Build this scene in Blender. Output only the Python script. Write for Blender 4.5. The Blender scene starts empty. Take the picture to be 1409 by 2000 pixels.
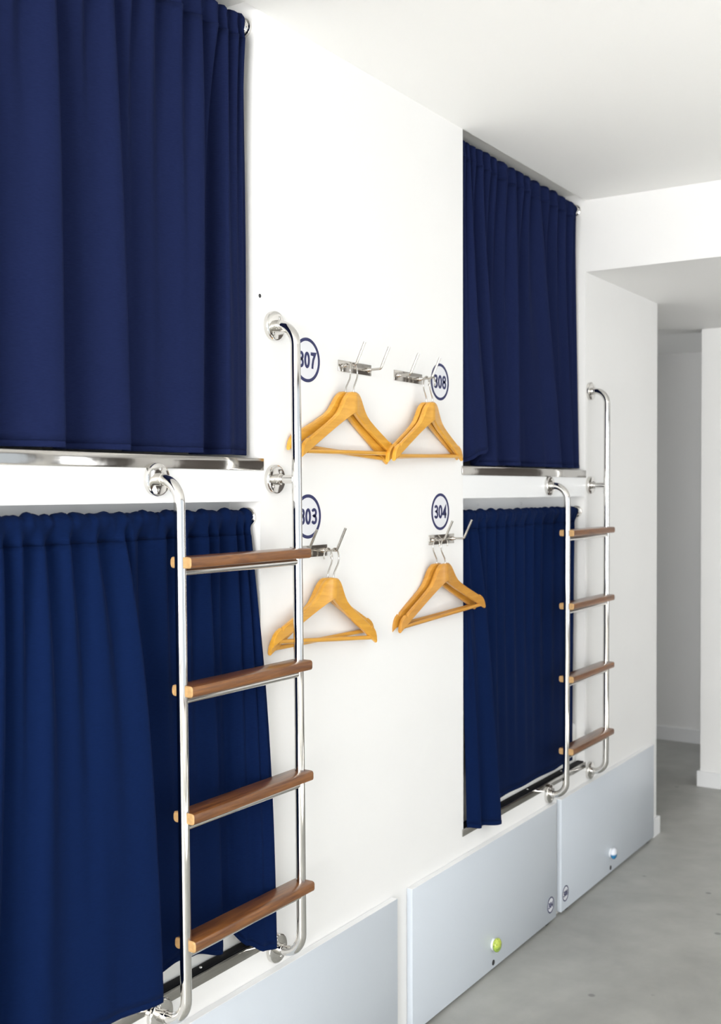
import bpy, bmesh, math, random
from mathutils import Vector, Matrix

random.seed(7)
SC = bpy.context.scene
COL = SC.collection
PI = math.pi

# ------------------------------------------------------------------ camera
cam_d = bpy.data.cameras.new('camera')
cam = bpy.data.objects.new('camera', cam_d)
COL.objects.link(cam)
cam_d.sensor_fit = 'VERTICAL'
cam_d.sensor_height = 36.0
cam_d.sensor_width = 36.0 * 1409 / 2000
cam_d.lens = 36.0 * 2165.5 / 2000.0
cam_d.clip_start = 0.05
FWD = Vector((-0.54404825, 0.83882982, -0.01939141))
RGT = Vector((0.83901251, 0.54410572, -0.0026395))
UPV = Vector((-0.00833689, 0.01770565, 0.99980848))
M = Matrix(((RGT.x, UPV.x, -FWD.x, 1.489187), (RGT.y, UPV.y, -FWD.y, 0.0), (RGT.z, UPV.z, -FWD.z, 1.45), (0, 0, 0, 1)))
cam.matrix_world = M
cam_d.dof.use_dof = True
cam_d.dof.focus_distance = 2.45
cam_d.dof.aperture_fstop = 5.0
SC.camera = cam

# ------------------------------------------------------------------ view, world, light
vs = SC.view_settings
vs.view_transform = 'Standard'
vs.look = 'None'
vs.gamma = 1.0
vs.use_curve_mapping = False
vs.exposure = -0.23

world = bpy.data.worlds.new('world')
SC.world = world
world.use_nodes = True
bg = world.node_tree.nodes['Background']
bg.inputs[0].default_value = (0.80, 0.90, 1.0, 1)
bg.inputs[1].default_value = 1.0


def area(name, loc, direction, sx, sy, power, color):
    l = bpy.data.lights.new(name, 'AREA')
    l.shape = 'RECTANGLE'
    l.size, l.size_y = sx, sy
    l.energy = power
    l.color = color
    o = bpy.data.objects.new(name, l)
    COL.objects.link(o)
    o.location = loc
    o.rotation_euler = Vector(direction).to_track_quat('-Z', 'Y').to_euler()
    return o


ROOM_X1 = 3.4      # right hand wall (window side, behind the photographer's right)
ROOM_Y0 = -3.0     # wall behind the photographer
# daylight entering by the two windows
# (sky light comes in cool and downwards, light off the sunlit ground comes in warm and upwards)
area('window_sky_rear', (1.45, ROOM_Y0 + 0.05, 1.42), (0, 1, -0.25), 2.4, 1.75, 160, (0.915, 0.955, 1.0))
area('window_ground_rear', (1.45, ROOM_Y0 + 0.07, 1.42), (0, 1, 0.7), 2.4, 1.75, 160, (1.0, 0.955, 0.90))
area('window_sky_side', (ROOM_X1 - 0.05, 1.8, 1.42), (-1, 0, 0.3), 3.6, 1.75, 9, (0.915, 0.955, 1.0))
area('added_corridor_fill', (ROOM_X1 - 0.05, 4.25, 1.35), (-1, 0, 0.3), 0.7, 1.5, 15, (0.95, 0.97, 1.0))  # unseen source added to lift the corridor wall and soffit
area('window_daylight_passage', (1.55, 5.95, 1.25), (-1, 0, 0.0), 0.7, 1.5, 8, (0.96, 0.98, 1.0))


sun_d = bpy.data.lights.new('sun', 'SUN')
sun_d.energy = 46
sun_d.angle = math.radians(0.6)
sun_d.color = (1.0, 0.965, 0.93)
sun = bpy.data.objects.new('sun', sun_d)
COL.objects.link(sun)
sun.location = (8, 1, 8)
sun.rotation_euler = Vector((-0.52, 0.06, -1.0)).to_track_quat('-Z', 'Y').to_euler()

# ------------------------------------------------------------------ materials
def new_mat(name):
    m = bpy.data.materials.new(name)
    m.use_nodes = True
    nt = m.node_tree
    return m, nt, nt.nodes['Principled BSDF']


def pmat(name, col, rough=0.5, metal=0.0, coat=0.0, spec=0.5, noise=0.0, nscale=20.0, bump=0.0, bscale=200.0):
    m, nt, b = new_mat(name)
    b.inputs['Base Color'].default_value = (*col, 1)
    b.inputs['Roughness'].default_value = rough
    b.inputs['Metallic'].default_value = metal
    b.inputs['Specular IOR Level'].default_value = spec
    b.inputs['Coat Weight'].default_value = coat
    tc = nt.nodes.new('ShaderNodeTexCoord')
    if noise > 0:
        n = nt.nodes.new('ShaderNodeTexNoise')
        n.inputs['Scale'].default_value = nscale
        n.inputs['Detail'].default_value = 5
        nt.links.new(tc.outputs['Object'], n.inputs['Vector'])
        r = nt.nodes.new('ShaderNodeMapRange')
        r.inputs['From Min'].default_value = 0.3
        r.inputs['From Max'].default_value = 0.7
        r.inputs['To Min'].default_value = 1 - noise
        r.inputs['To Max'].default_value = 1 + noise
        nt.links.new(n.outputs['Fac'], r.inputs['Value'])
        v = nt.nodes.new('ShaderNodeVectorMath')
        v.operation = 'SCALE'
        v.inputs[0].default_value = col
        nt.links.new(r.outputs['Result'], v.inputs['Scale'])
        nt.links.new(v.outputs['Vector'], b.inputs['Base Color'])
    if bump > 0:
        n2 = nt.nodes.new('ShaderNodeTexNoise')
        n2.inputs['Scale'].default_value = bscale
        n2.inputs['Detail'].default_value = 3
        nt.links.new(tc.outputs['Object'], n2.inputs['Vector'])
        bp = nt.nodes.new('ShaderNodeBump')
        bp.inputs['Strength'].default_value = bump
        bp.inputs['Distance'].default_value = 0.002
        nt.links.new(n2.outputs['Fac'], bp.inputs['Height'])
        nt.links.new(bp.outputs['Normal'], b.inputs['Normal'])
    return m


M_WALL = pmat('white_wall_paint', (0.845, 0.839, 0.828), 0.55, spec=0.3, noise=0.012, nscale=2.5, bump=0.06, bscale=160)
M_CEIL = pmat('white_ceiling_paint', (0.93, 0.925, 0.91), 0.8, spec=0.2, bump=0.05, bscale=160)
M_BOARD = pmat('white_lacquered_board', (0.85, 0.855, 0.86), 0.35, spec=0.4)
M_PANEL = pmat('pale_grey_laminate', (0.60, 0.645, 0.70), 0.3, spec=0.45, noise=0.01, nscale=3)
M_CHROME = pmat('polished_steel', (0.70, 0.685, 0.66), 0.06, metal=1.0, noise=0.02, nscale=30)
M_HOOK = pmat('brushed_hook_steel', (0.50, 0.475, 0.44), 0.12, metal=1.0, noise=0.02, nscale=30)
M_STEELBAR = pmat('polished_steel_sheet', (0.47, 0.455, 0.43), 0.09, metal=1.0, noise=0.02, nscale=30, bump=0.35, bscale=9)
M_BLACK = pmat('black_hole', (0.02, 0.02, 0.022), 0.6)
M_MATTBLACK = pmat('matt_black', (0.006, 0.006, 0.008), 0.7, spec=0.15)
M_NAVYVINYL = pmat('navy_vinyl', (0.018, 0.022, 0.10), 0.45)
M_CLEARVINYL = pmat('pale_sticker_vinyl', (0.76, 0.765, 0.80), 0.35)
M_SHEET = pmat('white_bed_sheet', (0.88, 0.88, 0.85), 0.9, bump=0.2, bscale=60)
M_DARKDOOR = pmat('dark_brown_door', (0.09, 0.075, 0.065), 0.5, noise=0.1, nscale=8)
M_KNOBWHITE = pmat('white_ceramic', (0.8, 0.82, 0.84), 0.15, coat=0.5)
M_WHITEDOT = pmat('plain_white', (0.86, 0.86, 0.86), 0.25)


def floor_mat():
    m, nt, b = new_mat('polished_concrete')
    L = nt.links
    tc = nt.nodes.new('ShaderNodeTexCoord')
    n1 = nt.nodes.new('ShaderNodeTexNoise')
    n1.inputs['Scale'].default_value = 1.6
    n1.inputs['Detail'].default_value = 8
    n1.inputs['Roughness'].default_value = 0.62
    n1.inputs['Distortion'].default_value = 0.6
    L.new(tc.outputs['Object'], n1.inputs['Vector'])
    r1 = nt.nodes.new('ShaderNodeValToRGB')
    r1.color_ramp.elements[0].position = 0.32
    r1.color_ramp.elements[0].color = (0.305, 0.305, 0.283, 1)
    r1.color_ramp.elements[1].position = 0.68
    r1.color_ramp.elements[1].color = (0.435, 0.435, 0.408, 1)
    L.new(n1.outputs['Fac'], r1.inputs['Fac'])
    n2 = nt.nodes.new('ShaderNodeTexNoise')
    n2.inputs['Scale'].default_value = 9
    n2.inputs['Detail'].default_value = 6
    L.new(tc.outputs['Object'], n2.inputs['Vector'])
    r2 = nt.nodes.new('ShaderNodeMapRange')
    r2.inputs['From Min'].default_value = 0.3
    r2.inputs['From Max'].default_value = 0.7
    r2.inputs['To Min'].default_value = 0.92
    r2.inputs['To Max'].default_value = 1.06
    L.new(n2.outputs['Fac'], r2.inputs['Value'])
    mul = nt.nodes.new('ShaderNodeVectorMath')
    mul.operation = 'SCALE'
    L.new(r1.outputs['Color'], mul.inputs[0])
    L.new(r2.outputs['Result'], mul.inputs['Scale'])
    # small dark flecks
    vo = nt.nodes.new('ShaderNodeTexVoronoi')
    vo.inputs['Scale'].default_value = 6.5
    L.new(tc.outputs['Object'], vo.inputs['Vector'])
    lt = nt.nodes.new('ShaderNodeMapRange')
    lt.inputs['From Min'].default_value = 0.05
    lt.inputs['From Max'].default_value = 0.085
    lt.inputs['To Min'].default_value = 0.55
    lt.inputs['To Max'].default_value = 1.0
    L.new(vo.outputs['Distance'], lt.inputs['Value'])
    mul2 = nt.nodes.new('ShaderNodeVectorMath')
    mul2.operation = 'SCALE'
    L.new(mul.outputs['Vector'], mul2.inputs[0])
    L.new(lt.outputs['Result'], mul2.inputs['Scale'])
    L.new(mul2.outputs['Vector'], b.inputs['Base Color'])
    b.inputs['Roughness'].default_value = 0.38
    b.inputs['Specular IOR Level'].default_value = 0.45
    return m


def cloth_mat(name, c0, c1):
    m, nt, b = new_mat(name)
    L = nt.links
    tc = nt.nodes.new('ShaderNodeTexCoord')
    n = nt.nodes.new('ShaderNodeTexNoise')
    n.inputs['Scale'].default_value = 6
    n.inputs['Detail'].default_value = 3
    mp = nt.nodes.new('ShaderNodeMapping')
    mp.inputs['Scale'].default_value = (18, 18, 150)
    L.new(tc.outputs['Object'], mp.inputs['Vector'])
    L.new(mp.outputs['Vector'], n.inputs['Vector'])
    cr = nt.nodes.new('ShaderNodeValToRGB')
    cr.color_ramp.elements[0].position = 0.3
    cr.color_ramp.elements[0].color = (*c0, 1)
    cr.color_ramp.elements[1].position = 0.7
    cr.color_ramp.elements[1].color = (*c1, 1)
    L.new(n.outputs['Fac'], cr.inputs['Fac'])
    L.new(cr.outputs['Color'], b.inputs['Base Color'])
    b.inputs['Roughness'].default_value = 0.85
    b.inputs['Specular IOR Level'].default_value = 0.035
    b.inputs['Sheen Weight'].default_value = 0.03
    b.inputs['Sheen Roughness'].default_value = 0.5
    b.inputs['Sheen Tint'].default_value = (0.35, 0.45, 0.9, 1)
    bp = nt.nodes.new('ShaderNodeBump')
    bp.inputs['Strength'].default_value = 0.25
    bp.inputs['Distance'].default_value = 0.0006
    L.new(n.outputs['Fac'], bp.inputs['Height'])
    L.new(bp.outputs['Normal'], b.inputs['Normal'])
    return m


def wood_mat(name, dark, light, scale, axis, rough=0.32, coat=0.3):
    m, nt, b = new_mat(name)
    L = nt.links
    tc = nt.nodes.new('ShaderNodeTexCoord')
    mp = nt.nodes.new('ShaderNodeMapping')
    s = [scale, scale, scale]
    s[axis] = scale * 0.07
    mp.inputs['Scale'].default_value = s
    L.new(tc.outputs['Object'], mp.inputs['Vector'])
    n = nt.nodes.new('ShaderNodeTexNoise')
    n.inputs['Scale'].default_value = 1.0
    n.inputs['Detail'].default_value = 6
    n.inputs['Roughness'].default_value = 0.65
    n.inputs['Distortion'].default_value = 0.4
    L.new(mp.outputs['Vector'], n.inputs['Vector'])
    cr = nt.nodes.new('ShaderNodeValToRGB')
    cr.color_ramp.elements[0].position = 0.3
    cr.color_ramp.elements[0].color = (*dark, 1)
    cr.color_ramp.elements[1].position = 0.72
    cr.color_ramp.elements[1].color = (*light, 1)
    L.new(n.outputs['Fac'], cr.inputs['Fac'])
    L.new(cr.outputs['Color'], b.inputs['Base Color'])
    b.inputs['Roughness'].default_value = rough
    b.inputs['Coat Weight'].default_value = coat
    b.inputs['Coat Roughness'].default_value = 0.2
    return m


M_FLOOR = floor_mat()
M_CLOTH_UP = cloth_mat('navy_curtain_warm_light', (0.0066, 0.0108, 0.042), (0.0096, 0.0150, 0.054))  # navy cloth greyed: the warmer light on the upper curtains is in the colour
M_CLOTH_LO = cloth_mat('navy_curtain_cool_light', (0.0020, 0.0080, 0.040), (0.0032, 0.0110, 0.050))  # same navy cloth, with the cooler light lower down painted into its colour
M_TREAD = wood_mat('varnished_teak', (0.085, 0.026, 0.007), (0.29, 0.115, 0.030), 120, 1, 0.3, 0.35)
M_ENDGRAIN = pmat('teak_end_grain', (0.50, 0.30, 0.125), 0.55, noise=0.12, nscale=160)
M_HANGER = wood_mat('honey_beech', (0.60, 0.275, 0.022), (0.78, 0.405, 0.055), 70, 1, 0.3, 0.35)
M_HANGER2 = wood_mat('amber_beech', (0.46, 0.195, 0.02), (0.62, 0.30, 0.045), 70, 1, 0.3, 0.35)


# ------------------------------------------------------------------ mesh helpers
def obj(name, verts, faces, mats, parent=None, smooth=False, org=(0, 0, 0), mat_idx=None, autosmooth=None):
    me = bpy.data.meshes.new(name)
    ox, oy, oz = org
    me.from_pydata([(v[0] - ox, v[1] - oy, v[2] - oz) for v in verts], [], faces)
    if not isinstance(mats, (list, tuple)):
        mats = [mats]
    for m in mats:
        me.materials.append(m)
    if mat_idx:
        for p, i in zip(me.polygons, mat_idx):
            p.material_index = i
    bm = bmesh.new()
    bm.from_mesh(me)
    bmesh.ops.recalc_face_normals(bm, faces=bm.faces)
    bm.to_mesh(me)
    bm.free()
    if smooth:
        for p in me.polygons:
            p.use_smooth = True
        if autosmooth:
            me.set_sharp_from_angle(angle=math.radians(autosmooth))
    o = bpy.data.objects.new(name, me)
    COL.objects.link(o)
    if parent is not None:
        o.parent = parent
    return o


def empty(name, loc):
    o = bpy.data.objects.new(name, None)
    COL.objects.link(o)
    o.location = loc
    o.empty_display_size = 0.05
    return o


def tag(o, label=None, cat=None, group=None, kind=None):
    if label:
        o['label'] = label
    if cat:
        o['category'] = cat
    if group:
        o['group'] = group
    if kind:
        o['kind'] = kind
    return o


def struct(o, label=None, cat=None):
    return tag(o, label, cat, None, 'structure')


def box_vf(x0, x1, y0, y1, z0, z1):
    v = [(x, y, z) for x in (x0, x1) for y in (y0, y1) for z in (z0, z1)]
    f = [(0, 1, 3, 2), (4, 6, 7, 5), (0, 4, 5, 1), (2, 3, 7, 6), (0, 2, 6, 4), (1, 5, 7, 3)]
    return v, f


def box(name, x0, x1, y0, y1, z0, z1, mat, parent=None, bevel=0.0, seg=2, org=(0, 0, 0)):
    v, f = box_vf(x0, x1, y0, y1, z0, z1)
    o = obj(name, v, f, mat, parent, org=org)
    if bevel > 0:
        bm = bmesh.new()
        bm.from_mesh(o.data)
        bmesh.ops.bevel(bm, geom=list(bm.edges), offset=bevel, segments=seg, affect='EDGES', profile=0.5)
        bm.to_mesh(o.data)
        bm.free()
        for p in o.data.polygons:
            p.use_smooth = True
        o.data.set_sharp_from_angle(angle=math.radians(40))
    return o


def boxes(name, lst, mat, parent=None, org=(0, 0, 0)):
    V, F = [], []
    for b in lst:
        v, f = box_vf(*b)
        n = len(V)
        V += v
        F += [tuple(i + n for i in q) for q in f]
    return obj(name, V, F, mat, parent, org=org)


def fillet(pts, r, n=8):
    """polyline with rounded corners; r number or list per corner"""
    pts = [Vector(p) for p in pts]
    out = [pts[0]]
    for i in range(1, len(pts) - 1):
        rr = r[i - 1] if isinstance(r, (list, tuple)) else r
        a = (pts[i - 1] - pts[i]).normalized()
        b = (pts[i + 1] - pts[i]).normalized()
        ang = a.angle(b)
        d = rr / math.tan(ang / 2)
        c = pts[i] + (a + b).normalized() * (rr / math.sin(ang / 2))
        p0 = pts[i] + a * d
        p1 = pts[i] + b * d
        u0 = (p0 - c)
        u1 = (p1 - c)
        tot = u0.angle(u1)
        ax = u0.cross(u1).normalized()
        for j in range(n + 1):
            out.append(c + Matrix.Rotation(tot * j / n, 3, ax) @ u0)
    out.append(pts[-1])
    return out


def catmull(pts, n=6):
    pts = [Vector(p) for p in pts]
    P = [pts[0] * 2 - pts[1]] + pts + [pts[-1] * 2 - pts[-2]]
    out = []
    for i in range(1, len(P) - 2):
        for j in range(n):
            t = j / n
            a, b, c, d = P[i - 1], P[i], P[i + 1], P[i + 2]
            out.append(0.5 * ((2 * b) + (c - a) * t + (2 * a - 5 * b + 4 * c - d) * t * t + (3 * b - a - 3 * c + d) * t ** 3))
    out.append(pts[-1])
    return out


def tube_vf(path, r, n=16, cap=True):
    path = [Vector(p) for p in path]
    V, F = [], []
    t0 = (path[1] - path[0]).normalized()
    ref = Vector((0, 0, 1)) if abs(t0.z) < 0.9 else Vector((0, 1, 0))
    nrm = t0.cross(ref).normalized()
    prev = t0
    for i, p in enumerate(path):
        if i == 0:
            t = t0
        elif i == len(path) - 1:
            t = (path[i] - path[i - 1]).normalized()
        else:
            t = ((path[i + 1] - path[i]).normalized() + (path[i] - path[i - 1]).normalized()).normalized()
        q = prev.rotation_difference(t)
        nrm = (q @ nrm)
        nrm = (nrm - t * nrm.dot(t)).normalized()
        prev = t
        bi = t.cross(nrm)
        rr = r[i] if isinstance(r, (list, tuple)) else r
        for j in range(n):
            a = 2 * PI * j / n
            V.append(p + nrm * (math.cos(a) * rr) + bi * (math.sin(a) * rr))
    for i in range(len(path) - 1):
        for j in range(n):
            k = (j + 1) % n
            F.append((i * n + j, i * n + k, (i + 1) * n + k, (i + 1) * n + j))
    if cap:
        F.append(tuple(range(n - 1, -1, -1)))
        m = (len(path) - 1) * n
        F.append(tuple(m + j for j in range(n)))
    return V, F


def tube(name, path, r, mat, parent=None, n=16, org=(0, 0, 0)):
    v, f = tube_vf(path, r, n)
    return obj(name, v, f, mat, parent, smooth=True, org=org, autosmooth=50)


def lathe_vf(prof, c, axis, n=28):
    """prof: list of (distance along axis, radius); axis unit vector"""
    c = Vector(c)
    ax = Vector(axis).normalized()
    ref = Vector((0, 0, 1)) if abs(ax.z) < 0.9 else Vector((0, 1, 0))
    u = ax.cross(ref).normalized()
    w = ax.cross(u)
    V, F = [], []
    for d, r in prof:
        for j in range(n):
            a = 2 * PI * j / n
            V.append(c + ax * d + u * (math.cos(a) * r) + w * (math.sin(a) * r))
    for i in range(len(prof) - 1):
        for j in range(n):
            k = (j + 1) % n
            F.append((i * n + j, i * n + k, (i + 1) * n + k, (i + 1) * n + j))
    F.append(tuple(range(n - 1, -1, -1)))
    m = (len(prof) - 1) * n
    F.append(tuple(m + j for j in range(n)))
    return V, F


def lathe(name, prof, c, axis, mat, parent=None, n=28, org=(0, 0, 0), sharp=40):
    v, f = lathe_vf(prof, c, axis, n)
    return obj(name, v, f, mat, parent, smooth=True, org=org, autosmooth=sharp)


# ------------------------------------------------------------------ key dimensions (metres)
CEIL = 2.483
NICHE_CEIL = 2.508
SOFFIT = 2.229
YA0, YA1 = 0.953, 1.896      # near bunk opening
YB0, YB1 = 2.839, 3.778      # far bunk opening
YCOR = 4.586                 # where the bunk wall ends and the passage turns left
YEND = 5.437                 # wall facing the camera at the end of the corridor
YFAR = 6.344                 # far wall of the side passage
FAS0, FAS1 = 1.427, 1.494    # white fascia of the upper bunk
BASE = 0.449                 # top of the lower bunk plinth
XB = -2.05                   # back of the bunks

# ------------------------------------------------------------------ structure
struct(box('floor', -2.2, ROOM_X1 + 0.1, ROOM_Y0 - 0.1, YFAR + 0.1, -0.1, 0.0, M_FLOOR), 'grey polished concrete floor with dark flecks', 'floor')
struct(box('ceiling', 0.0, ROOM_X1 + 0.1, ROOM_Y0 - 0.1, YB1 + 0.02, CEIL, CEIL + 0.1, M_CEIL), 'plain white painted ceiling of the dormitory', 'ceiling')
struct(boxes('ceiling_niche', [(XB - 0.1, 0.0, YA0 - 0.05, YA1 + 0.05, NICHE_CEIL, NICHE_CEIL + 0.1), (XB - 0.1, 0.0, YB0 - 0.05, YB1 + 0.05, NICHE_CEIL, NICHE_CEIL + 0.1)], M_CEIL),
       'shaded white ceiling strip above the upper bunk curtains', 'ceiling')
struct(box('ceiling_beam', -2.2, ROOM_X1 + 0.1, YB1, YFAR + 0.1, SOFFIT, NICHE_CEIL + 0.1, M_WALL), 'white lowered ceiling beam over the corridor entrance', 'beam')
wall_mid = struct(box('wall_middle', XB - 0.1, 0.0, YA1, YB0, 0.0, NICHE_CEIL, M_WALL), 'white wall between the bunks where coat hooks hang', 'wall')
struct(box('wall_corridor', XB - 0.1, 0.0, YB1, YCOR, 0.0, SOFFIT, M_WALL), 'white corridor wall right of the far bunks', 'wall')
struct(box('wall_near', XB - 0.1, 0.0, ROOM_Y0 - 0.1, YA0, 0.0, NICHE_CEIL, M_WALL), 'white wall left of the near bunks', 'wall')
struct(box('wall_back', XB - 0.2, XB, YA0 - 0.1, YB1 + 0.1, 0.0, NICHE_CEIL, M_WALL), 'white back wall inside the bunks', 'wall')
struct(box('wall_end', -0.057, ROOM_X1 + 0.1, YEND, YEND + 0.13, 0.0, SOFFIT, M_WALL), 'bright white wall facing the camera at the corridor end', 'wall')
struct(box('wall_far', -2.2, 1.7, YFAR, YFAR + 0.1, 0.0, SOFFIT, M_WALL), 'shaded white far wall of the side passage', 'wall')
struct(box('wall_passage', -2.3, -2.2, YCOR - 0.1, YFAR + 0.1, 0.0, SOFFIT, M_WALL), 'white end wall deep in the side passage', 'wall')
# walls of the room behind the photographer, with window openings
W1 = (0.0, 3.6, 0.5, 2.3)     # side window y0,y1,z0,z1
W3 = (3.9, 4.6, 0.6, 2.1)      # unseen window added along with the corridor fill light
struct(boxes('wall_right', [(ROOM_X1, ROOM_X1 + 0.12, ROOM_Y0 - 0.1, W1[0], 0, CEIL), (ROOM_X1, ROOM_X1 + 0.12, W1[1], W3[0], 0, CEIL), (ROOM_X1, ROOM_X1 + 0.12, W3[1], YEND, 0, CEIL), (ROOM_X1, ROOM_X1 + 0.12, W3[0], W3[1], 0, W3[2]), (ROOM_X1, ROOM_X1 + 0.12, W3[0], W3[1], W3[3], CEIL),
                            (ROOM_X1, ROOM_X1 + 0.12, W1[0], W1[1], 0, W1[2]), (ROOM_X1, ROOM_X1 + 0.12, W1[0], W1[1], W1[3], CEIL)], M_WALL), 'white window wall opposite the bunks', 'wall')
W2 = (0.25, 2.65, 0.5, 2.3)
struct(boxes('wall_rear', [(0, W2[0], ROOM_Y0 - 0.12, ROOM_Y0, 0, CEIL), (W2[1], ROOM_X1, ROOM_Y0 - 0.12, ROOM_Y0, 0, CEIL),
                           (W2[0], W2[1], ROOM_Y0 - 0.12, ROOM_Y0, 0, W2[2]), (W2[0], W2[1], ROOM_Y0 - 0.12, ROOM_Y0, W2[3], CEIL)], M_WALL), 'white window wall behind the photographer', 'wall')
wf = struct(boxes('window_1', [(ROOM_X1 - 0.02, ROOM_X1 + 0.04, W1[0], W1[1], W1[2], W1[2] + 0.06), (ROOM_X1 - 0.02, ROOM_X1 + 0.04, W1[0], W1[1], W1[3] - 0.06, W1[3]),
                               (ROOM_X1 - 0.02, ROOM_X1 + 0.04, W1[0], W1[0] + 0.06, W1[2], W1[3]), (ROOM_X1 - 0.02, ROOM_X1 + 0.04, W1[1] - 0.06, W1[1], W1[2], W1[3]),
                               (ROOM_X1 - 0.04, ROOM_X1 + 0.04, 1.16, 1.24, W1[2], W1[3]), (ROOM_X1 - 0.04, ROOM_X1 + 0.04, 2.36, 2.44, W1[2], W1[3])], M_DARKDOOR), 'dark framed side window', 'window')
wf2 = struct(boxes('window_2', [(W2[0], W2[1], ROOM_Y0 - 0.04, ROOM_Y0 + 0.02, W2[2], W2[2] + 0.06), (W2[0], W2[1], ROOM_Y0 - 0.04, ROOM_Y0 + 0.02, W2[3] - 0.06, W2[3]),
                                (W2[0], W2[0] + 0.06, ROOM_Y0 - 0.04, ROOM_Y0 + 0.02, W2[2], W2[3]), (W2[1] - 0.06, W2[1], ROOM_Y0 - 0.04, ROOM_Y0 + 0.02, W2[2], W2[3]),
                                (1.41, 1.49, ROOM_Y0 - 0.04, ROOM_Y0 + 0.04, W2[2], W2[3])], M_DARKDOOR), 'dark framed window behind the photographer', 'window')
struct(boxes('wall_passage_end', [(1.6, 1.72, YEND + 0.13, YFAR, 0, 0.45), (1.6, 1.72, YEND + 0.13, YFAR, 2.05, SOFFIT)], M_WALL), 'white wall around the passage window', 'wall')
struct(boxes('window_3', [(1.58, 1.64, 5.567, YFAR, 0.45, 0.51), (1.58, 1.64, 5.567, YFAR, 1.99, 2.05), (1.58, 1.64, 5.567, 5.627, 0.45, 2.05), (1.58, 1.64, YFAR - 0.06, YFAR, 0.45, 2.05)], M_DARKDOOR), 'dark framed passage window', 'window')
struct(boxes('added_window_4', [(ROOM_X1 - 0.02, ROOM_X1 + 0.04, W3[0], W3[1], W3[2], W3[2] + 0.05), (ROOM_X1 - 0.02, ROOM_X1 + 0.04, W3[0], W3[1], W3[3] - 0.05, W3[3]),
                          (ROOM_X1 - 0.02, ROOM_X1 + 0.04, W3[0], W3[0] + 0.05, W3[2], W3[3]), (ROOM_X1 - 0.02, ROOM_X1 + 0.04, W3[1] - 0.05, W3[1], W3[2], W3[3])], M_DARKDOOR), 'dark framed unseen window added for corridor fill light', 'window')
struct(box('added_door_2', ROOM_X1 - 0.02, ROOM_X1 + 0.02, 4.72, 5.40, 0.005, 2.05, M_DARKDOOR, bevel=0.004), 'unseen dark door added to the corridor window wall for steel to reflect', 'door')  # added out of view so the near steel edge strip reflects something dark
struct(box('added_door_1', 0.75, 2.45, YEND - 0.02, YEND + 0.02, 0.005, 2.02, M_DARKDOOR, bevel=0.004), 'unseen dark door added to the corridor end wall for chrome to reflect', 'door')  # added out of view as a dark surface for the chrome to mirror

# skirting boards
struct(boxes('baseboard_corridor', [(0.0, 0.013, 4.515, YCOR + 0.013, 0.0, 0.072), (-2.1, 0.0, YCOR, YCOR + 0.013, 0.0, 0.072)], M_BOARD), 'small white skirting board at the corridor corner', 'baseboard')
struct(boxes('baseboard_end', [(-0.07, 0.74, YEND - 0.014, YEND, 0.0, 0.074), (-0.07, -0.057, YEND, YEND + 0.144, 0.0, 0.074)], M_BOARD), 'white skirting board of the corridor end wall', 'baseboard')
struct(box('baseboard_far', -2.2, 1.6, YFAR - 0.014, YFAR, 0.0, 0.077, M_BOARD), 'white skirting board in the shaded side passage', 'baseboard')


# bunk shells: fascia slab, plinth, steel edges, inner header board, mattress
def bunk(y0, y1, which):
    struct(box('trim_1' if which == 'near' else 'trim_2', XB, 0.0, y0, y1, FAS0, FAS1, M_BOARD), 'white fascia board under the upper %s bunk' % which, 'fascia')
    struct(box('trim_3' if which == 'near' else 'trim_4', XB, 0.0, y0, y1, 0.0, BASE, M_WALL), 'white plinth under the lower %s bunk' % which, 'plinth')
    # steel angle on the upper bunk edge
    e = empty('bunk_edge_rail', (0, (y0 + y1) / 2, FAS1))
    og = (0, (y0 + y1) / 2, FAS1)
    box('face_plate', 0.0005, 0.0035, y0 - 0.009, y1 + (0.010 if which == 'near' else 0.003), FAS1, FAS1 + 0.026, M_STEELBAR, e, bevel=0.0008, org=og)
    box('top_plate', -0.05, 0.0005, y0 + 0.001, y1 - 0.001, FAS1 + 0.023, FAS1 + 0.026, M_STEELBAR, e, org=og)
    tag(e, 'polished steel edge strip along the upper %s bunk' % which, 'edge strip', 'steel bunk edge strips')
    e = empty('bunk_edge_rail', (0, (y0 + y1) / 2, BASE))
    og = (0, (y0 + y1) / 2, BASE)
    box('face_plate', 0.0005, 0.0035, y0 - 0.009, y1 + 0.003, BASE, BASE + 0.021, M_STEELBAR, e, bevel=0.0008, org=og)
    box('top_plate', -0.0285, 0.0005, y0 + 0.001, y1 - 0.001, BASE + 0.018, BASE + 0.021, M_STEELBAR, e, org=og)
    box('black_strip', -0.027, -0.004, y0 + 0.002, y1 - 0.002, BASE + 0.021, BASE + 0.0235, M_MATTBLACK, e, bevel=0.0006, org=og)  # thin black strip lying on the steel top plate
    for i in range(3):
        yy = y0 + 0.2 + i * 0.28
        lathe('screw', [(0, 0.0035), (0.0012, 0.003)], (-0.016, yy, BASE + 0.0235), (0, 0, 1), M_CHROME, e, 12, og)
    tag(e, 'polished steel edge strip along the lower %s bunk' % which, 'edge strip', 'steel bunk edge strips')
    # header board behind the lower curtain rod
    hd = box('trim_5' if which == 'near' else 'trim_6', -0.105, -0.085, y0, y1, FAS0 - 0.085, FAS0, M_BOARD)
    struct(hd, 'pale inner board above the lower %s bunk curtain' % which, 'board')
    for yy in ((1.39, 1.715) if which == 'near' else (3.10, 3.42)):
        lathe('white_dot', [(0, 0.0045), (0.002, 0.004), (0.003, 0.002)], (-0.085, yy, FAS0 - 0.022), (1, 0, 0), M_WHITEDOT, hd, 12)  # small white disc on the board face
    # mattress
    m = box('mattress', XB + 0.03, -0.031, y0 + 0.004, y1 - 0.004, BASE, BASE + 0.16, M_SHEET, bevel=0.012, seg=3)
    tag(m, 'white sheeted mattress behind the lower %s curtain' % which, 'mattress', 'lower bunk mattresses')


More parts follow.
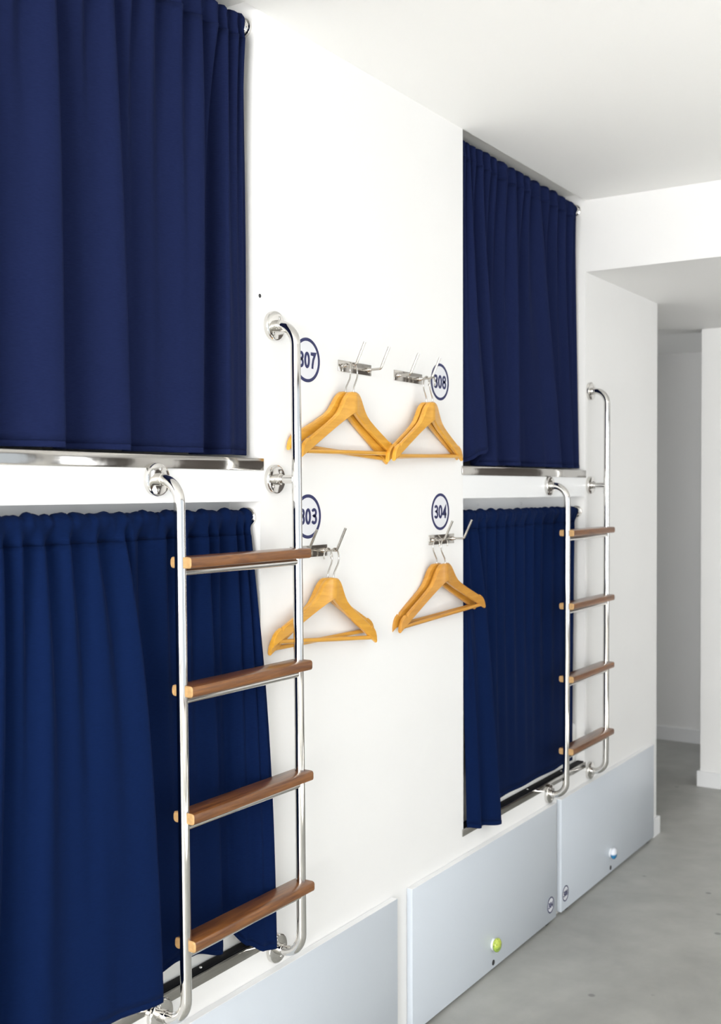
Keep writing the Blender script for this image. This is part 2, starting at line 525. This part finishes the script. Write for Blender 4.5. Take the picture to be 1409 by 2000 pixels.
bunk(YA0, YA1, 'near')
bunk(YB0, YB1, 'far')
lathe('screw_hole', [(0, 0.0045), (0.0006, 0.0042)], (0.0, 1.8985, 1.871), (1, 0, 0), M_BLACK, wall_mid, 12)


# ------------------------------------------------------------------ curtain rods and curtains
def curtain_rod(y0, y1, x, z, label):
    e = empty('curtain_rod', (x, y1, z))
    og = (x, y1, z)
    tube('rod', [(x, y0, z), (x, y1, z)], 0.0105, M_CHROME, e, 16, og)
    for yy, s in ((y0, 1), (y1, -1)):
        lathe('end_bracket', [(0, 0.0205), (0.003, 0.0212), (0.006, 0.020), (0.0075, 0.0165), (0.017, 0.0155), (0.018, 0.0145)], (x, yy, z), (0, s, 0), M_CHROME, e, 28, og)
        lathe('bracket_screw', [(0, 0.002), (0.001, 0.0016)], (x + 0.016, yy + s * 0.012, z - 0.004), (1, 0, 0), M_CHROME, e, 8, og)
    return tag(e, label, 'curtain rod', 'curtain rods')


def prof_at(nodes, y):
    """cosine interpolation through (y, value) nodes"""
    if y <= nodes[0][0]:
        return nodes[0][1]
    for p, q in zip(nodes, nodes[1:]):
        if y <= q[0]:
            t = (y - p[0]) / (q[0] - p[0])
            c = 0.5 - 0.5 * math.cos(PI * t)
            return p[1] + (q[1] - p[1]) * c
    return nodes[-1][1]


def lin_at(nodes, y):
    for p, q in zip(nodes, nodes[1:]):
        if y <= q[0]:
            return p[1] + (q[1] - p[1]) * (y - p[0]) / (q[0] - p[0])
    return nodes[-1][1]


def top_folds(crests, y0, y1, front, back):
    """gathers just under the rod: a crest at each given y, a valley close behind it"""
    n = [(y0, (front + back) / 2)]
    for i, c in enumerate(crests):
        nx = crests[i + 1] if i + 1 < len(crests) else y1
        n.append((c, front))
        n.append((c + (nx - c) * 0.38, back))
    n.append((y1, (front + back) / 2))
    return n


def grid_faces(nr, nc, start=0):
    return [(start + r * nc + c, start + r * nc + c + 1, start + (r + 1) * nc + c + 1, start + (r + 1) * nc + c) for r in range(nr - 1) for c in range(nc - 1)]


def curtain(crests, anchors, bot, hemz, xr, zr, label, tau=0.3, rows=60, seed=1, hemh=0.012, amp=0.013, ripple=1.0, step=0.0024, cloth=None, po=0.0):
    rnd = random.Random(seed)
    y0, y1 = anchors[0][0], anchors[-1][0]
    ns = int((y1 - y0) / step) + 1
    top = top_folds(crests, y0, y1, xr + 0.004 + amp, xr + 0.004 - amp)
    cols = []
    for i in range(ns):
        yt = y0 + (y1 - y0) * i / (ns - 1)
        yb = lin_at(anchors, yt)
        cols.append((yt, prof_at(top, yt), yb, prof_at(bot, yb), prof_at(hemz, yb)))
    nodes = cols
    ph = [rnd.uniform(0, 6.28) for _ in range(6)]
    fr = [rnd.uniform(85, 110), rnd.uniform(150, 190), rnd.uniform(230, 290), rnd.uniform(30, 45)]

    def ruf(y):
        return 0.5 * math.sin(fr[0] * y + ph[0] + 1.5 * math.sin(17 * y + ph[3])) + 0.35 * math.sin(fr[1] * y + ph[1]) + 0.25 * math.sin(fr[2] * y + ph[2])

    yc = (nodes[0][0] + nodes[-1][0]) / 2
    zb = min(n[4] for n in nodes)
    org = (xr, yc, zb)
    e = empty('curtain', org)
    # header: cloth pocket wrapped round the rod
    ang = [-130, -165, 170, 140, 112, 90, 68, 45, 22, 0, -22]
    prof = [(0.0165 * math.cos(math.radians(a)), 0.0165 * math.sin(math.radians(a))) for a in ang]
    seam = (0.004, -0.038)
    V = []
    hr = 0
    for dx, dz in prof:
        for c in cols:
            k = 1.04 + 0.16 * ruf(c[0])
            fo = max(-0.0025, (c[1] - xr - 0.004) * 0.75) * max(0.0, dx / 0.0165) if po else 0.0
            V.append((xr + dx * k + fo, c[0] + 0.0015 * math.sin(140 * c[0] + ph[4]), zr + dz * k + (0.003 * ruf(c[0] * 1.07 + 3) if dz > 0.008 else 0)))
        hr += 1
    for f in (0.35, 0.7, 1.0):
        for c in cols:
            xs = c[1] + po + 0.0040 * ruf(c[0]) * (1 - 0.2 * f)
            x0 = xr + 0.0150 + (max(-0.0025, (c[1] - xr - 0.004) * 0.75) if po else 0.0)
            V.append((x0 + (xs - x0) * f, c[0], zr - 0.008 + (seam[1] + 0.008) * f))
        hr += 1
    hd = obj('header', V, grid_faces(hr, ns), cloth, e, smooth=True, org=org)
    # drape
    V = []
    hem = []
    for r in range(rows):
        t = r / (rows - 1)
        for c in cols:
            z0 = zr + seam[1]
            zz1 = c[4] + hemh
            z = z0 + (zz1 - z0) * t
            g = (1 - math.exp(-t / tau)) / (1 - math.exp(-1 / tau))
            y = c[0] + (c[2] - c[0]) * t
            x = c[1] + (c[3] - c[1]) * g
            d = (z0 - z)
            x += po * math.exp(-d / 0.14)
            x += 0.0040 * ruf(c[0]) * math.exp(-d / 0.07) * 0.8
            x += ripple * 0.0014 * math.sin(fr[3] * y + 3.1 * t + ph[5]) * math.sin(PI * t)
            x += ripple * 0.0008 * math.sin(61 * y - 7 * t + ph[3]) * math.sin(PI * min(1, t * 1.4)) * t
            V.append((x, y, z))
    dr = obj('drape', V, grid_faces(rows, ns), cloth, e, smooth=True, org=org)
    base = V[-ns:]
    V2 = []
    for f in (0.0, 0.12, 0.9, 1.0):
        for p, c in zip(base, cols):
            off = 0.0011 if 0 < f < 1 else 0.0
            V2.append((p[0] + off, p[1], p[2] - hemh * f))
    hm = obj('hem', V2, grid_faces(4, ns), cloth, e, smooth=True, org=org)
    for o in (hd, dr, hm):
        sm = o.modifiers.new('thickness', 'SOLIDIFY')
        sm.thickness = 0.0012
        sm.offset = -1
    return tag(e, label, 'curtain', 'navy bunk curtains')


Z_UP, X_UP = 2.451, -0.037
Z_LOA, X_LOA = 1.393, -0.030
Z_LOB, X_LOB = 1.373, -0.031
curtain_rod(YA0, YA1, X_UP, Z_UP, 'chrome curtain rod at the ceiling above the nearest upper bunk')
curtain_rod(YA0, YA1, X_LOA, Z_LOA, 'chrome curtain rod of the nearest lower bunk')
curtain_rod(YB0, YB1, X_UP, Z_UP, 'chrome curtain rod at the ceiling above the far upper bunk')
curtain_rod(YB0, YB1, X_LOB, Z_LOB, 'chrome curtain rod of the far lower bunk')

curtain([1.02, 1.09, 1.165, 1.25, 1.333, 1.405, 1.473, 1.528, 1.588, 1.663, 1.724, 1.775, 1.806, 1.838, 1.862],
        [(0.975, 0.97), (1.165, 1.165), (1.335, 1.337), (1.475, 1.499), (1.725, 1.700), (1.805, 1.796), (1.875, 1.874)],
        [(0.97, -.035), (1.02, .0), (1.05, -.045), (1.165, .006), (1.198, -.048), (1.337, .010), (1.367, -.052), (1.499, .006), (1.530, -.044), (1.60, -.022), (1.700, .008), (1.736, -.060), (1.772, -.052), (1.796, -.002), (1.83, -.012), (1.874, -.020)],
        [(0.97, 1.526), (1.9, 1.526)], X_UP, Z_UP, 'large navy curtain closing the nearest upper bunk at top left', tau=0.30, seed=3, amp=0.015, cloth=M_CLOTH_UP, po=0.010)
curtain([1.03, 1.10, 1.165, 1.222, 1.262, 1.310, 1.365, 1.428, 1.502, 1.531, 1.613, 1.68, 1.739, 1.775, 1.831, 1.858, 1.880],
        [(0.975, 0.97), (1.222, 1.160), (1.502, 1.507), (1.739, 1.762), (1.831, 1.840), (1.888, 1.894)],
        [(0.97, 0.0), (1.03, .03), (1.06, -.01), (1.150, .038), (1.185, .002), (1.27, .034), (1.31, .031), (1.40, .050), (1.507, .072), (1.542, -.026), (1.60, -.026), (1.645, -.018), (1.70, -.018), (1.762, .000), (1.790, -.027), (1.812, -.024), (1.840, .006), (1.868, .028), (1.894, .042)],
        [(0.97, .502), (1.507, .502), (1.542, .480), (1.60, .496), (1.645, .508), (1.70, .502), (1.762, .486), (1.786, .506), (1.806, .520), (1.840, .478), (1.868, .461), (1.894, .461)],
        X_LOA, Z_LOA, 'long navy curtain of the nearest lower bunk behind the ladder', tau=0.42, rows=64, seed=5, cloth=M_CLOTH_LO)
curtain([2.868, 2.898, 2.935, 2.977, 3.030, 3.075, 3.15, 3.215, 3.27, 3.318, 3.40, 3.470, 3.542, 3.615, 3.690],
        [(2.856, 2.852), (2.912, 2.952), (2.977, 3.045), (3.215, 3.212), (3.40, 3.535), (3.615, 3.70), (3.745, 3.762)],
        [(2.852, -.012), (2.90, .012), (2.952, .024), (2.970, -.045), (3.045, .010), (3.073, -.052), (3.15, -.038), (3.212, .008), (3.252, -.062), (3.36, -.046), (3.46, -.016), (3.535, .012), (3.575, -.064), (3.63, -.040), (3.69, -.008), (3.715, -.040), (3.762, -.016)],
        [(2.852, 1.530), (2.935, 1.556), (2.956, 1.566), (2.964, 1.523), (3.035, 1.523), (3.062, 1.526), (3.762, 1.527)],
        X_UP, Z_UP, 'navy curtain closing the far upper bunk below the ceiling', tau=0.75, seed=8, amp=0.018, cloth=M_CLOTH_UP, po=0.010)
curtain([2.865, 2.900, 2.965, 3.02, 3.08, 3.15, 3.22, 3.30, 3.37, 3.44, 3.53, 3.62, 3.69, 3.73],
        [(2.853, 2.850), (2.965, 3.008), (3.02, 3.060), (3.748, 3.718)],
        [(2.850, .006), (2.895, .030), (2.915, .010), (3.008, .040), (3.036, -.027), (3.10, -.022), (3.20, -.027), (3.30, -.022), (3.42, -.026), (3.55, -.021), (3.64, -.027), (3.718, -.023)],
        [(2.850, .470), (2.895, .462), (3.008, .447), (3.036, .487), (3.718, .485)],
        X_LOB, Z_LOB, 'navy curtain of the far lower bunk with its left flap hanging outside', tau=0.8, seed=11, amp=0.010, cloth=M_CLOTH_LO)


# ------------------------------------------------------------------ bunk ladders
def tread_vf(x0, x1, y0, y1, zc, h):
    """board with chamfered long edges; end faces get material 1"""
    c = 0.0055
    z0, z1 = zc - h / 2, zc + h / 2
    prof = [(x0 + c, z0), (x1 - c, z0), (x1 - c * 0.3, z0 + c * 0.3), (x1, z0 + c), (x1, z1 - c), (x1 - c * 0.3, z1 - c * 0.3), (x1 - c, z1), (x0 + c, z1), (x0 + c * 0.3, z1 - c * 0.3), (x0, z1 - c), (x0, z0 + c), (x0 + c * 0.3, z0 + c * 0.3)]
    cx, cz = (x0 + x1) / 2, zc
    n = len(prof)
    V, F, I = [], [], []
    e = 0.0025
    for yy, s in ((y0, 0.0), (y0 + e, 1.0), (y1 - e, 1.0), (y1, 0.0)):
        for px, pz in prof:
            dx, dz = px - cx, pz - cz
            if s == 0:
                dx -= math.copysign(e * 0.7, dx)
                dz -= math.copysign(e * 0.7, dz)
            V.append((cx + dx, yy, cz + dz))
    for r in range(3):
        for j in range(n):
            k = (j + 1) % n
            F.append((r * n + j, r * n + k, (r + 1) * n + k, (r + 1) * n + j))
            I.append(0 if r == 1 else 1)
    F.append(tuple(range(n)))
    F.append(tuple(3 * n + j for j in range(n)))
    I += [1, 1]
    return V, F, I


def flange(parent, x, y, z, og, screw_at):
    f = lathe('flange', [(0, 0.0318), (0.0085, 0.0322), (0.0105, 0.0312), (0.0113, 0.0296), (0.0116, 0.0285), (0.0116, 0.0105)], (x, y, z), (1, 0, 0), M_CHROME, parent, 40, og, 19)
    for a in screw_at:
        sy, sz = 0.021 * math.cos(math.radians(a)), 0.021 * math.sin(math.radians(a))
        lathe('screw', [(0, 0.0042), (0.0008, 0.0042), (0.0018, 0.0028)], (x + 0.0114, y + sy, z + sz), (1, 0, 0), M_CHROME, f, 14, og)
    return f


def ladder(yf, yr, xt, xb, zt_r, zm_r, zt_f, zb, treads, label):
    og = (0, (yf + yr) / 2, zb)
    e = empty('bunk_ladder', og)
    R = 0.011
    br = 0.046
    tube('rail', fillet([(0.001, yf, zt_f), (xt, yf, zt_f), (xb, yf, zb), (0.001, yf, zb)], br, 10), R, M_CHROME, e, 24, og)
    tube('rail', fillet([(0.001, yr, zt_r), (xt, yr, zt_r), (xb, yr, zb), (0.001, yr, zb)], br, 10), R, M_CHROME, e, 24, og)
    xm = xt + (xb - xt) * (zt_r - zm_r) / (zt_r - zb)
    tube('standoff', [(0.001, yr, zm_r), (xm - 0.012, yr, zm_r), (xm - 0.006, yr, zm_r)], [0.0095, 0.0095, 0.0105], M_CHROME, e, 20, og)
    for yy, zz, sc in ((yr, zt_r, (60, 240)), (yr, zm_r, (50, 230)), (yf, zt_f, (80, 260)), (yr, zb, (-70, 110)), (yf, zb, (-70, 110))):
        flange(e, 0.0, yy, zz, og, sc)
        lathe('collar', [(0.0, 0.0124), (0.021, 0.0124), (0.0218, 0.0118), (0.022, 0.0108)], (0.001, yy, zz), (1, 0, 0), M_CHROME, e, 24, og, 35)
    for zt in treads:
        xx = xt + (xb - xt) * (zt_r - zt) / (zt_r - zb)
        v, f, i = tread_vf(xx - 0.026, xx + 0.026, yf - 0.003, yr + 0.017, zt, 0.0215)
        obj('tread', v, f, [M_TREAD, M_ENDGRAIN], e, smooth=True, org=og, mat_idx=i, autosmooth=32)
        tube('rung_bar', [(xx, yf + 0.004, zt - 0.0185), (xx, yr - 0.004, zt - 0.0185)], 0.0075, M_CHROME, e, 16, og)
    return tag(e, label, 'ladder', 'bunk ladders')


ladder(1.571, 1.943, 0.062, 0.073, 1.811, 1.475, 1.472, 0.437, (1.3145, 1.071, 0.830, 0.588), 'near steel bunk ladder with brown wooden treads on the left')
ladder(3.450, 3.818, 0.067, 0.064, 1.806, 1.467, 1.464, 0.431, (1.307, 1.064, 0.821, 0.580), 'far steel bunk ladder with brown wooden treads by the corridor')


# ------------------------------------------------------------------ room number stickers
def ring_vf(c, r0, r1, x0, x1, n=56):
    V, F = [], []
    for x, r in ((x0, r0), (x1, r0), (x1, r1), (x0, r1)):
        for j in range(n):
            a = 2 * PI * j / n
            V.append((x, c[0] + math.cos(a) * r, c[1] + math.sin(a) * r))
    for i in range(4):
        for j in range(n):
            k = (j + 1) % n
            i2 = (i + 1) % 4
            F.append((i * n + j, i * n + k, i2 * n + k, i2 * n + j))
    return V, F


def stroke_vf(path, w, x0, x1, closed=False):
    """flat ribbon of width w along a 2D path in the wall plane (y,z)"""
    P = [Vector((p[0], p[1], 0)) for p in path]
    n = len(P)
    V, F = [], []
    for i in range(n):
        if closed:
            t = (P[(i + 1) % n] - P[i - 1])
        else:
            t = P[min(i + 1, n - 1)] - P[max(i - 1, 0)]
        t.normalize()
        nr = Vector((-t.y, t.x, 0)) * (w / 2)
        m = 1.0
        if 0 < i < n - 1 and not closed:
            d = (P[i + 1] - P[i]).normalized()
            m = 1 / max(0.45, d.dot(t))
        for x in (x0, x1):
            for s in (-1, 1):
                q = P[i] + nr * (s * m)
                V.append((x, q.x, q.y))
    rng = range(n if closed else n - 1)
    for i in rng:
        a, b = i * 4, ((i + 1) % n) * 4
        F += [(a, a + 1, b + 1, b), (a + 2, b + 2, b + 3, a + 3), (a, b, b + 2, a + 2), (a + 1, a + 3, b + 3, b + 1)]
    if not closed:
        F += [(0, 2, 3, 1), ((n - 1) * 4, (n - 1) * 4 + 1, (n - 1) * 4 + 3, (n - 1) * 4 + 2)]
    return V, F


def arc(cx, cy, rx, ry, a0, a1, n=16):
    return [(cx + rx * math.cos(math.radians(a0 + (a1 - a0) * i / n)), cy + ry * math.sin(math.radians(a0 + (a1 - a0) * i / n))) for i in range(n + 1)]


def digit_paths(ch):
    """unit digit: width 0.56, height 1, centred; list of (path, closed)"""
    if ch == '0':
        return [(arc(0, 0, 0.20, 0.42, 0, 360, 36)[:-1], True)]
    if ch == '3':
        return [(arc(-0.01, 0.225, 0.20, 0.195, 155, -90, 18) + arc(-0.01, -0.20, 0.215, 0.22, 90, -155, 20)[1:], False), ([(-0.09, 0.03), (0.0, 0.03)], False)]
    if ch == '7':
        return [([(-0.25, 0.42), (0.21, 0.42), (0.02, 0.06), (-0.06, -0.25), (-0.08, -0.50)], False)]
    if ch == '8':
        return [(arc(0, 0.23, 0.185, 0.19, 0, 360, 28)[:-1], True), (arc(0, -0.20, 0.21, 0.22, 0, 360, 28)[:-1], True)]
    return [([(0.10, -0.50), (0.10, 0.42), (-0.24, -0.20), (0.28, -0.20)], False)]


def sticker(parent_or_none, name, y, z, xw, dia, text, label=None):
    og = (xw, y, z)
    if parent_or_none is None:
        e = empty(name, og)
        po = og
    else:
        e = empty(name, (og[0] - parent_or_none[1][0], og[1] - parent_or_none[1][1], og[2] - parent_or_none[1][2]))
        e.parent = parent_or_none[0]
        po = og
    R = dia / 2
    V, F = lathe_vf([(0, R * 0.98), (0.0004, R * 0.98)], (xw, y, z), (1, 0, 0), 56)
    obj('backing', V, F, M_CLEARVINYL, e, org=po)
    V, F = ring_vf((y, z), R * 0.855, R, xw + 0.0003, xw + 0.0009)
    obj('ring', V, F, M_NAVYVINYL, e, org=po)
    h = dia * 0.36
    w = h * 0.64
    for i, ch in enumerate(text):
        cy = y + (i - 1) * w * 1.02
        V, F = [], []
        for path, closed in digit_paths(ch):
            v, f = stroke_vf([(cy + p[0] * h, z + p[1] * h) for p in path], h * 0.19, xw + 0.0004, xw + 0.0010, closed)
            n0 = len(V)
            V += v
            F += [tuple(q + n0 for q in t) for t in f]
        d = obj('digit', V, F, M_NAVYVINYL, e, org=po)
    if label:
        tag(e, label, 'sticker', 'round room number stickers')
    return e


sticker(None, 'number_sticker', 2.0715, 1.7495, 0.0, 0.102, '307', 'upper round wall sticker 307 cut off by the near ladder rail')
sticker(None, 'number_sticker', 2.7015, 1.7500, 0.0, 0.102, '308', 'round wall sticker 308 beside the right upper hooks')
sticker(None, 'number_sticker', 2.0735, 1.3905, 0.0, 0.102, '303', 'lower round wall sticker 303 just above a hook, behind the near ladder')
sticker(None, 'number_sticker', 2.7030, 1.3905, 0.0, 0.102, '304', 'round wall sticker 304 above the lower right hooks')


# ------------------------------------------------------------------ coat hooks
def hook_rail(y0, y1, z, hooks, label):
    og = (0, (y0 + y1) / 2, z)
    e = empty('coat_hook_rail', og)
    box('plate', 0.0, 0.0025, y0, y1, z - 0.0135, z + 0.0135, M_HOOK, e, bevel=0.0006, org=og)
    for yy in hooks:
        p = fillet([(0.002, yy, z), (0.041, yy, z + 0.001), (0.066, yy, z + 0.053)], 0.006, 6)
        h = tube('hook', p, 0.0031, M_HOOK, e, 12, og)
        lathe('collar', [(0, 0.0062), (0.004, 0.0062), (0.006, 0.0045), (0.010, 0.0042), (0.012, 0.0033)], (0.0024, yy, z), (1, 0, 0), M_HOOK, h, 18, og)
    lathe('screw', [(0, 0.003), (0.001, 0.0025)], (0.0025, (y0 + y1) / 2, z), (1, 0, 0), M_HOOK, e, 12, og)
    return tag(e, label, 'coat hooks', 'steel coat hook rails')


hook_rail(2.198, 2.344, 1.749, (2.215, 2.326), 'steel double hook rail right of sticker 307')
hook_rail(2.455, 2.599, 1.748, (2.470, 2.583), 'steel double hook rail left of sticker 308')
hook_rail(2.003, 2.148, 1.310, (2.016, 2.131), 'steel double hook rail behind the top tread of the near ladder')
hook_rail(2.637, 2.780, 1.314, (2.652, 2.766), 'dark reflecting double hook rail at the edge of the far lower curtain')


# ------------------------------------------------------------------ wooden hangers
def hanger_body_mesh(mat):
    w = 0.2105
    top = [(0, 0), (0.012, -0.0002), (0.020, -0.002), (0.028, -0.0075), (0.036, -0.0165), (0.044, -0.028), (0.053, -0.040), (0.064, -0.0515), (0.080, -0.0625), (0.105, -0.076), (0.13, -0.0885), (0.155, -0.1005), (0.176, -0.111),
           (0.1785, -0.1165), (0.183, -0.1175), (0.186, -0.1135), (0.196, -0.1190), (0.203, -0.1260), (0.2085, -0.137), (w, -0.147)]
    bot = lambda u: -0.050 - (u / 0.205) * 0.104 if u > 0.004 else -0.0505
    us = [t[0] for t in top]
    full = [(-u, z) for u, z in reversed(top[1:])] + top
    V, F = [], []
    ring = 8
    for u, zt in full:
        a = abs(u)
        zb = min(bot(a), zt - 0.006)
        xc = -0.0088 * (1 - math.exp(-a / 0.036)) - 0.0015 * (a / w)
        th = 0.0068 if a < 0.05 else 0.0068 - 0.0014 * (a - 0.05) / 0.16
        ch = min(0.0032, (zt - zb) * 0.3)
        for dx, z in ((-th, zb + ch), (-th, zt - ch), (-th + ch, zt), (th - ch, zt), (th, zt - ch), (th, zb + ch), (th - ch, zb), (-th + ch, zb)):
            V.append((xc + dx, u, z))
    n = len(full)
    for i in range(n - 1):
        for j in range(ring):
            k = (j + 1) % ring
            F.append((i * ring + j, i * ring + k, (i + 1) * ring + k, (i + 1) * ring + j))
    F.append(tuple(range(ring)))
    F.append(tuple((n - 1) * ring + j for j in range(ring)))
    return V, F


HB = {}


def hanger(y, x, zarm, yaw, roll, mat, label, flip=1, tilt=0.0):
    """hangs from the hook arm at (x, y, zarm); yaw about the arm point, roll in its own plane (right side up positive)"""
    e = empty('coat_hanger', (x, y, zarm))
    drop = 0.064
    key = (mat.name, flip)
    if key not in HB:
        v, f = hanger_body_mesh(mat)
        b = obj('body', [(p[0], p[1], p[2] - drop) for p in v], f, mat, e, smooth=True, autosmooth=38)
        zz = -0.1435 - drop
        xb = -0.0103
        t = tube('trouser_bar', [(xb, -0.190, zz), (xb, 0.190, zz)], 0.0052, mat, e, 14)
        r0 = 0.0019
        s = flip
        pts = [(0, 0, -0.007 - drop), (0, 0, 0.010 - drop), (0, -0.007 * s, 0.022 - drop), (0, -0.0155 * s, 0.036 - drop), (0, -0.0165 * s, 0.050 - drop), (0, -0.010 * s, 0.0635 - drop), (0, 0.001 * s, 0.0688 - drop), (0, 0.012 * s, 0.064 - drop), (0, 0.0165 * s, 0.053 - drop), (0, 0.0150 * s, 0.044 - drop)]
        h = tube('wire_hook', catmull(pts, 5), r0, M_HOOK, e, 10)
        HB[key] = (b.data, t.data, h.data)
    else:
        for nm, d in zip(('body', 'trouser_bar', 'wire_hook'), HB[key]):
            o = bpy.data.objects.new(nm, d)
            COL.objects.link(o)
            o.parent = e
    e.rotation_euler = (math.radians(roll), math.radians(tilt), math.radians(yaw))
    return tag(e, label, 'hanger', 'wooden coat hangers')


# x positive = away from the wall; yaw negative turns the right end outwards
hanger(2.215, 0.0342, 1.749, 2.0, 0.7, M_HANGER, 'front wooden hanger on the hook right of sticker 307', -1)
hanger(2.211, 0.0170, 1.749, 0.4, -3.3, M_HANGER, 'rear wooden hanger on the hook right of sticker 307', -1)
hanger(2.585, 0.0415, 1.749, 4.2, 1.2, M_HANGER, 'front wooden hanger on the hook left of sticker 308', 1)
hanger(2.582, 0.0245, 1.749, 3.7, 2.0, M_HANGER, 'rear wooden hanger on the hook left of sticker 308', 1)
hanger(2.131, 0.0365, 1.311, 0.0, -5.0, M_HANGER, 'front wooden hanger on the hook below sticker 303', -1)
hanger(2.128, 0.0185, 1.311, 0.0, 0.0, M_HANGER, 'rear wooden hanger on the hook below sticker 303', -1)
hanger(2.654, 0.0395, 1.315, -4.5, 4.0, M_HANGER2, 'front wooden hanger below sticker 304 reaching over the curtain', 1)
hanger(2.644, 0.0200, 1.315, -3.2, 3.0, M_HANGER2, 'rear wooden hanger below sticker 304 next to the curtain', 1)


# ------------------------------------------------------------------ storage drawers
def knob_mat(name, top, low, speck):
    m, nt, b = new_mat(name)
    L = nt.links
    tc = nt.nodes.new('ShaderNodeTexCoord')
    sp = nt.nodes.new('ShaderNodeSeparateXYZ')
    L.new(tc.outputs['Generated'], sp.inputs[0])
    cr = nt.nodes.new('ShaderNodeValToRGB')
    cr.color_ramp.elements[0].position = 0.42
    cr.color_ramp.elements[0].color = (*low, 1)
    cr.color_ramp.elements[1].position = 0.56
    cr.color_ramp.elements[1].color = (*top, 1)
    L.new(sp.outputs['Z'], cr.inputs['Fac'])
    n = nt.nodes.new('ShaderNodeTexNoise')
    n.inputs['Scale'].default_value = 130
    n.inputs['Detail'].default_value = 2
    L.new(tc.outputs['Object'], n.inputs['Vector'])
    r = nt.nodes.new('ShaderNodeMapRange')
    r.inputs['From Min'].default_value = 0.55
    r.inputs['From Max'].default_value = 0.64
    r.inputs['To Max'].default_value = speck
    L.new(n.outputs['Fac'], r.inputs['Value'])
    mx = nt.nodes.new('ShaderNodeMixRGB')
    mx.inputs['Color2'].default_value = (0.10, 0.16, 0.03, 1)
    L.new(r.outputs['Result'], mx.inputs['Fac'])
    L.new(cr.outputs['Color'], mx.inputs['Color1'])
    L.new(mx.outputs['Color'], b.inputs['Base Color'])
    b.inputs['Roughness'].default_value = 0.15
    b.inputs['Coat Weight'].default_value = 0.6
    return m


M_KNOBG = knob_mat('green_patterned_ceramic', (0.50, 0.60, 0.08), (0.34, 0.50, 0.07), 0.8)
M_KNOBB = knob_mat('blue_white_ceramic', (0.78, 0.80, 0.86), (0.02, 0.20, 0.42), 0.0)


def drawer(y0, y1, label, knob=None, kmat=None, st=None, text=''):
    og = (0.0, (y0 + y1) / 2, 0.0)
    e = empty('storage_drawer', og)
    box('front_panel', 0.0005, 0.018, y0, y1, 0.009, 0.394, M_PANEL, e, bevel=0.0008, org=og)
    box('edge_band', 0.0008, 0.0175, y0 + 0.001, y1 - 0.001, 0.3935, 0.3948, M_BOARD, e, org=og)
    for yy in (y0 + 0.05, y1 - 0.07):
        box('runner', 0.002, 0.012, yy, yy + 0.02, 0.0, 0.010, M_BLACK, e, org=og)
    if knob:
        k = lathe('knob', [(0.003, 0.012), (0.006, 0.0175), (0.010, 0.0205), (0.014, 0.0212), (0.018, 0.0195), (0.022, 0.0135), (0.0235, 0.006), (0.024, 0.001)], (0.018, knob, 0.082), (1, 0, 0), kmat, e, 28, og, 80)
        lathe('stem_plate', [(0, 0.0175), (0.003, 0.0185), (0.006, 0.0178)], (0.018, knob, 0.082), (1, 0, 0), M_KNOBWHITE, k, 24, og)
        lathe('keyhole', [(0, 0.0085), (0.0008, 0.0082)], (0.018, knob, 0.026), (1, 0, 0), M_BLACK, e, 20, og)
    if st:
        sticker((e, og), 'drawer_number', st, 0.064, 0.018, 0.054, text)
    return tag(e, label, 'drawer', 'under-bunk storage drawers')


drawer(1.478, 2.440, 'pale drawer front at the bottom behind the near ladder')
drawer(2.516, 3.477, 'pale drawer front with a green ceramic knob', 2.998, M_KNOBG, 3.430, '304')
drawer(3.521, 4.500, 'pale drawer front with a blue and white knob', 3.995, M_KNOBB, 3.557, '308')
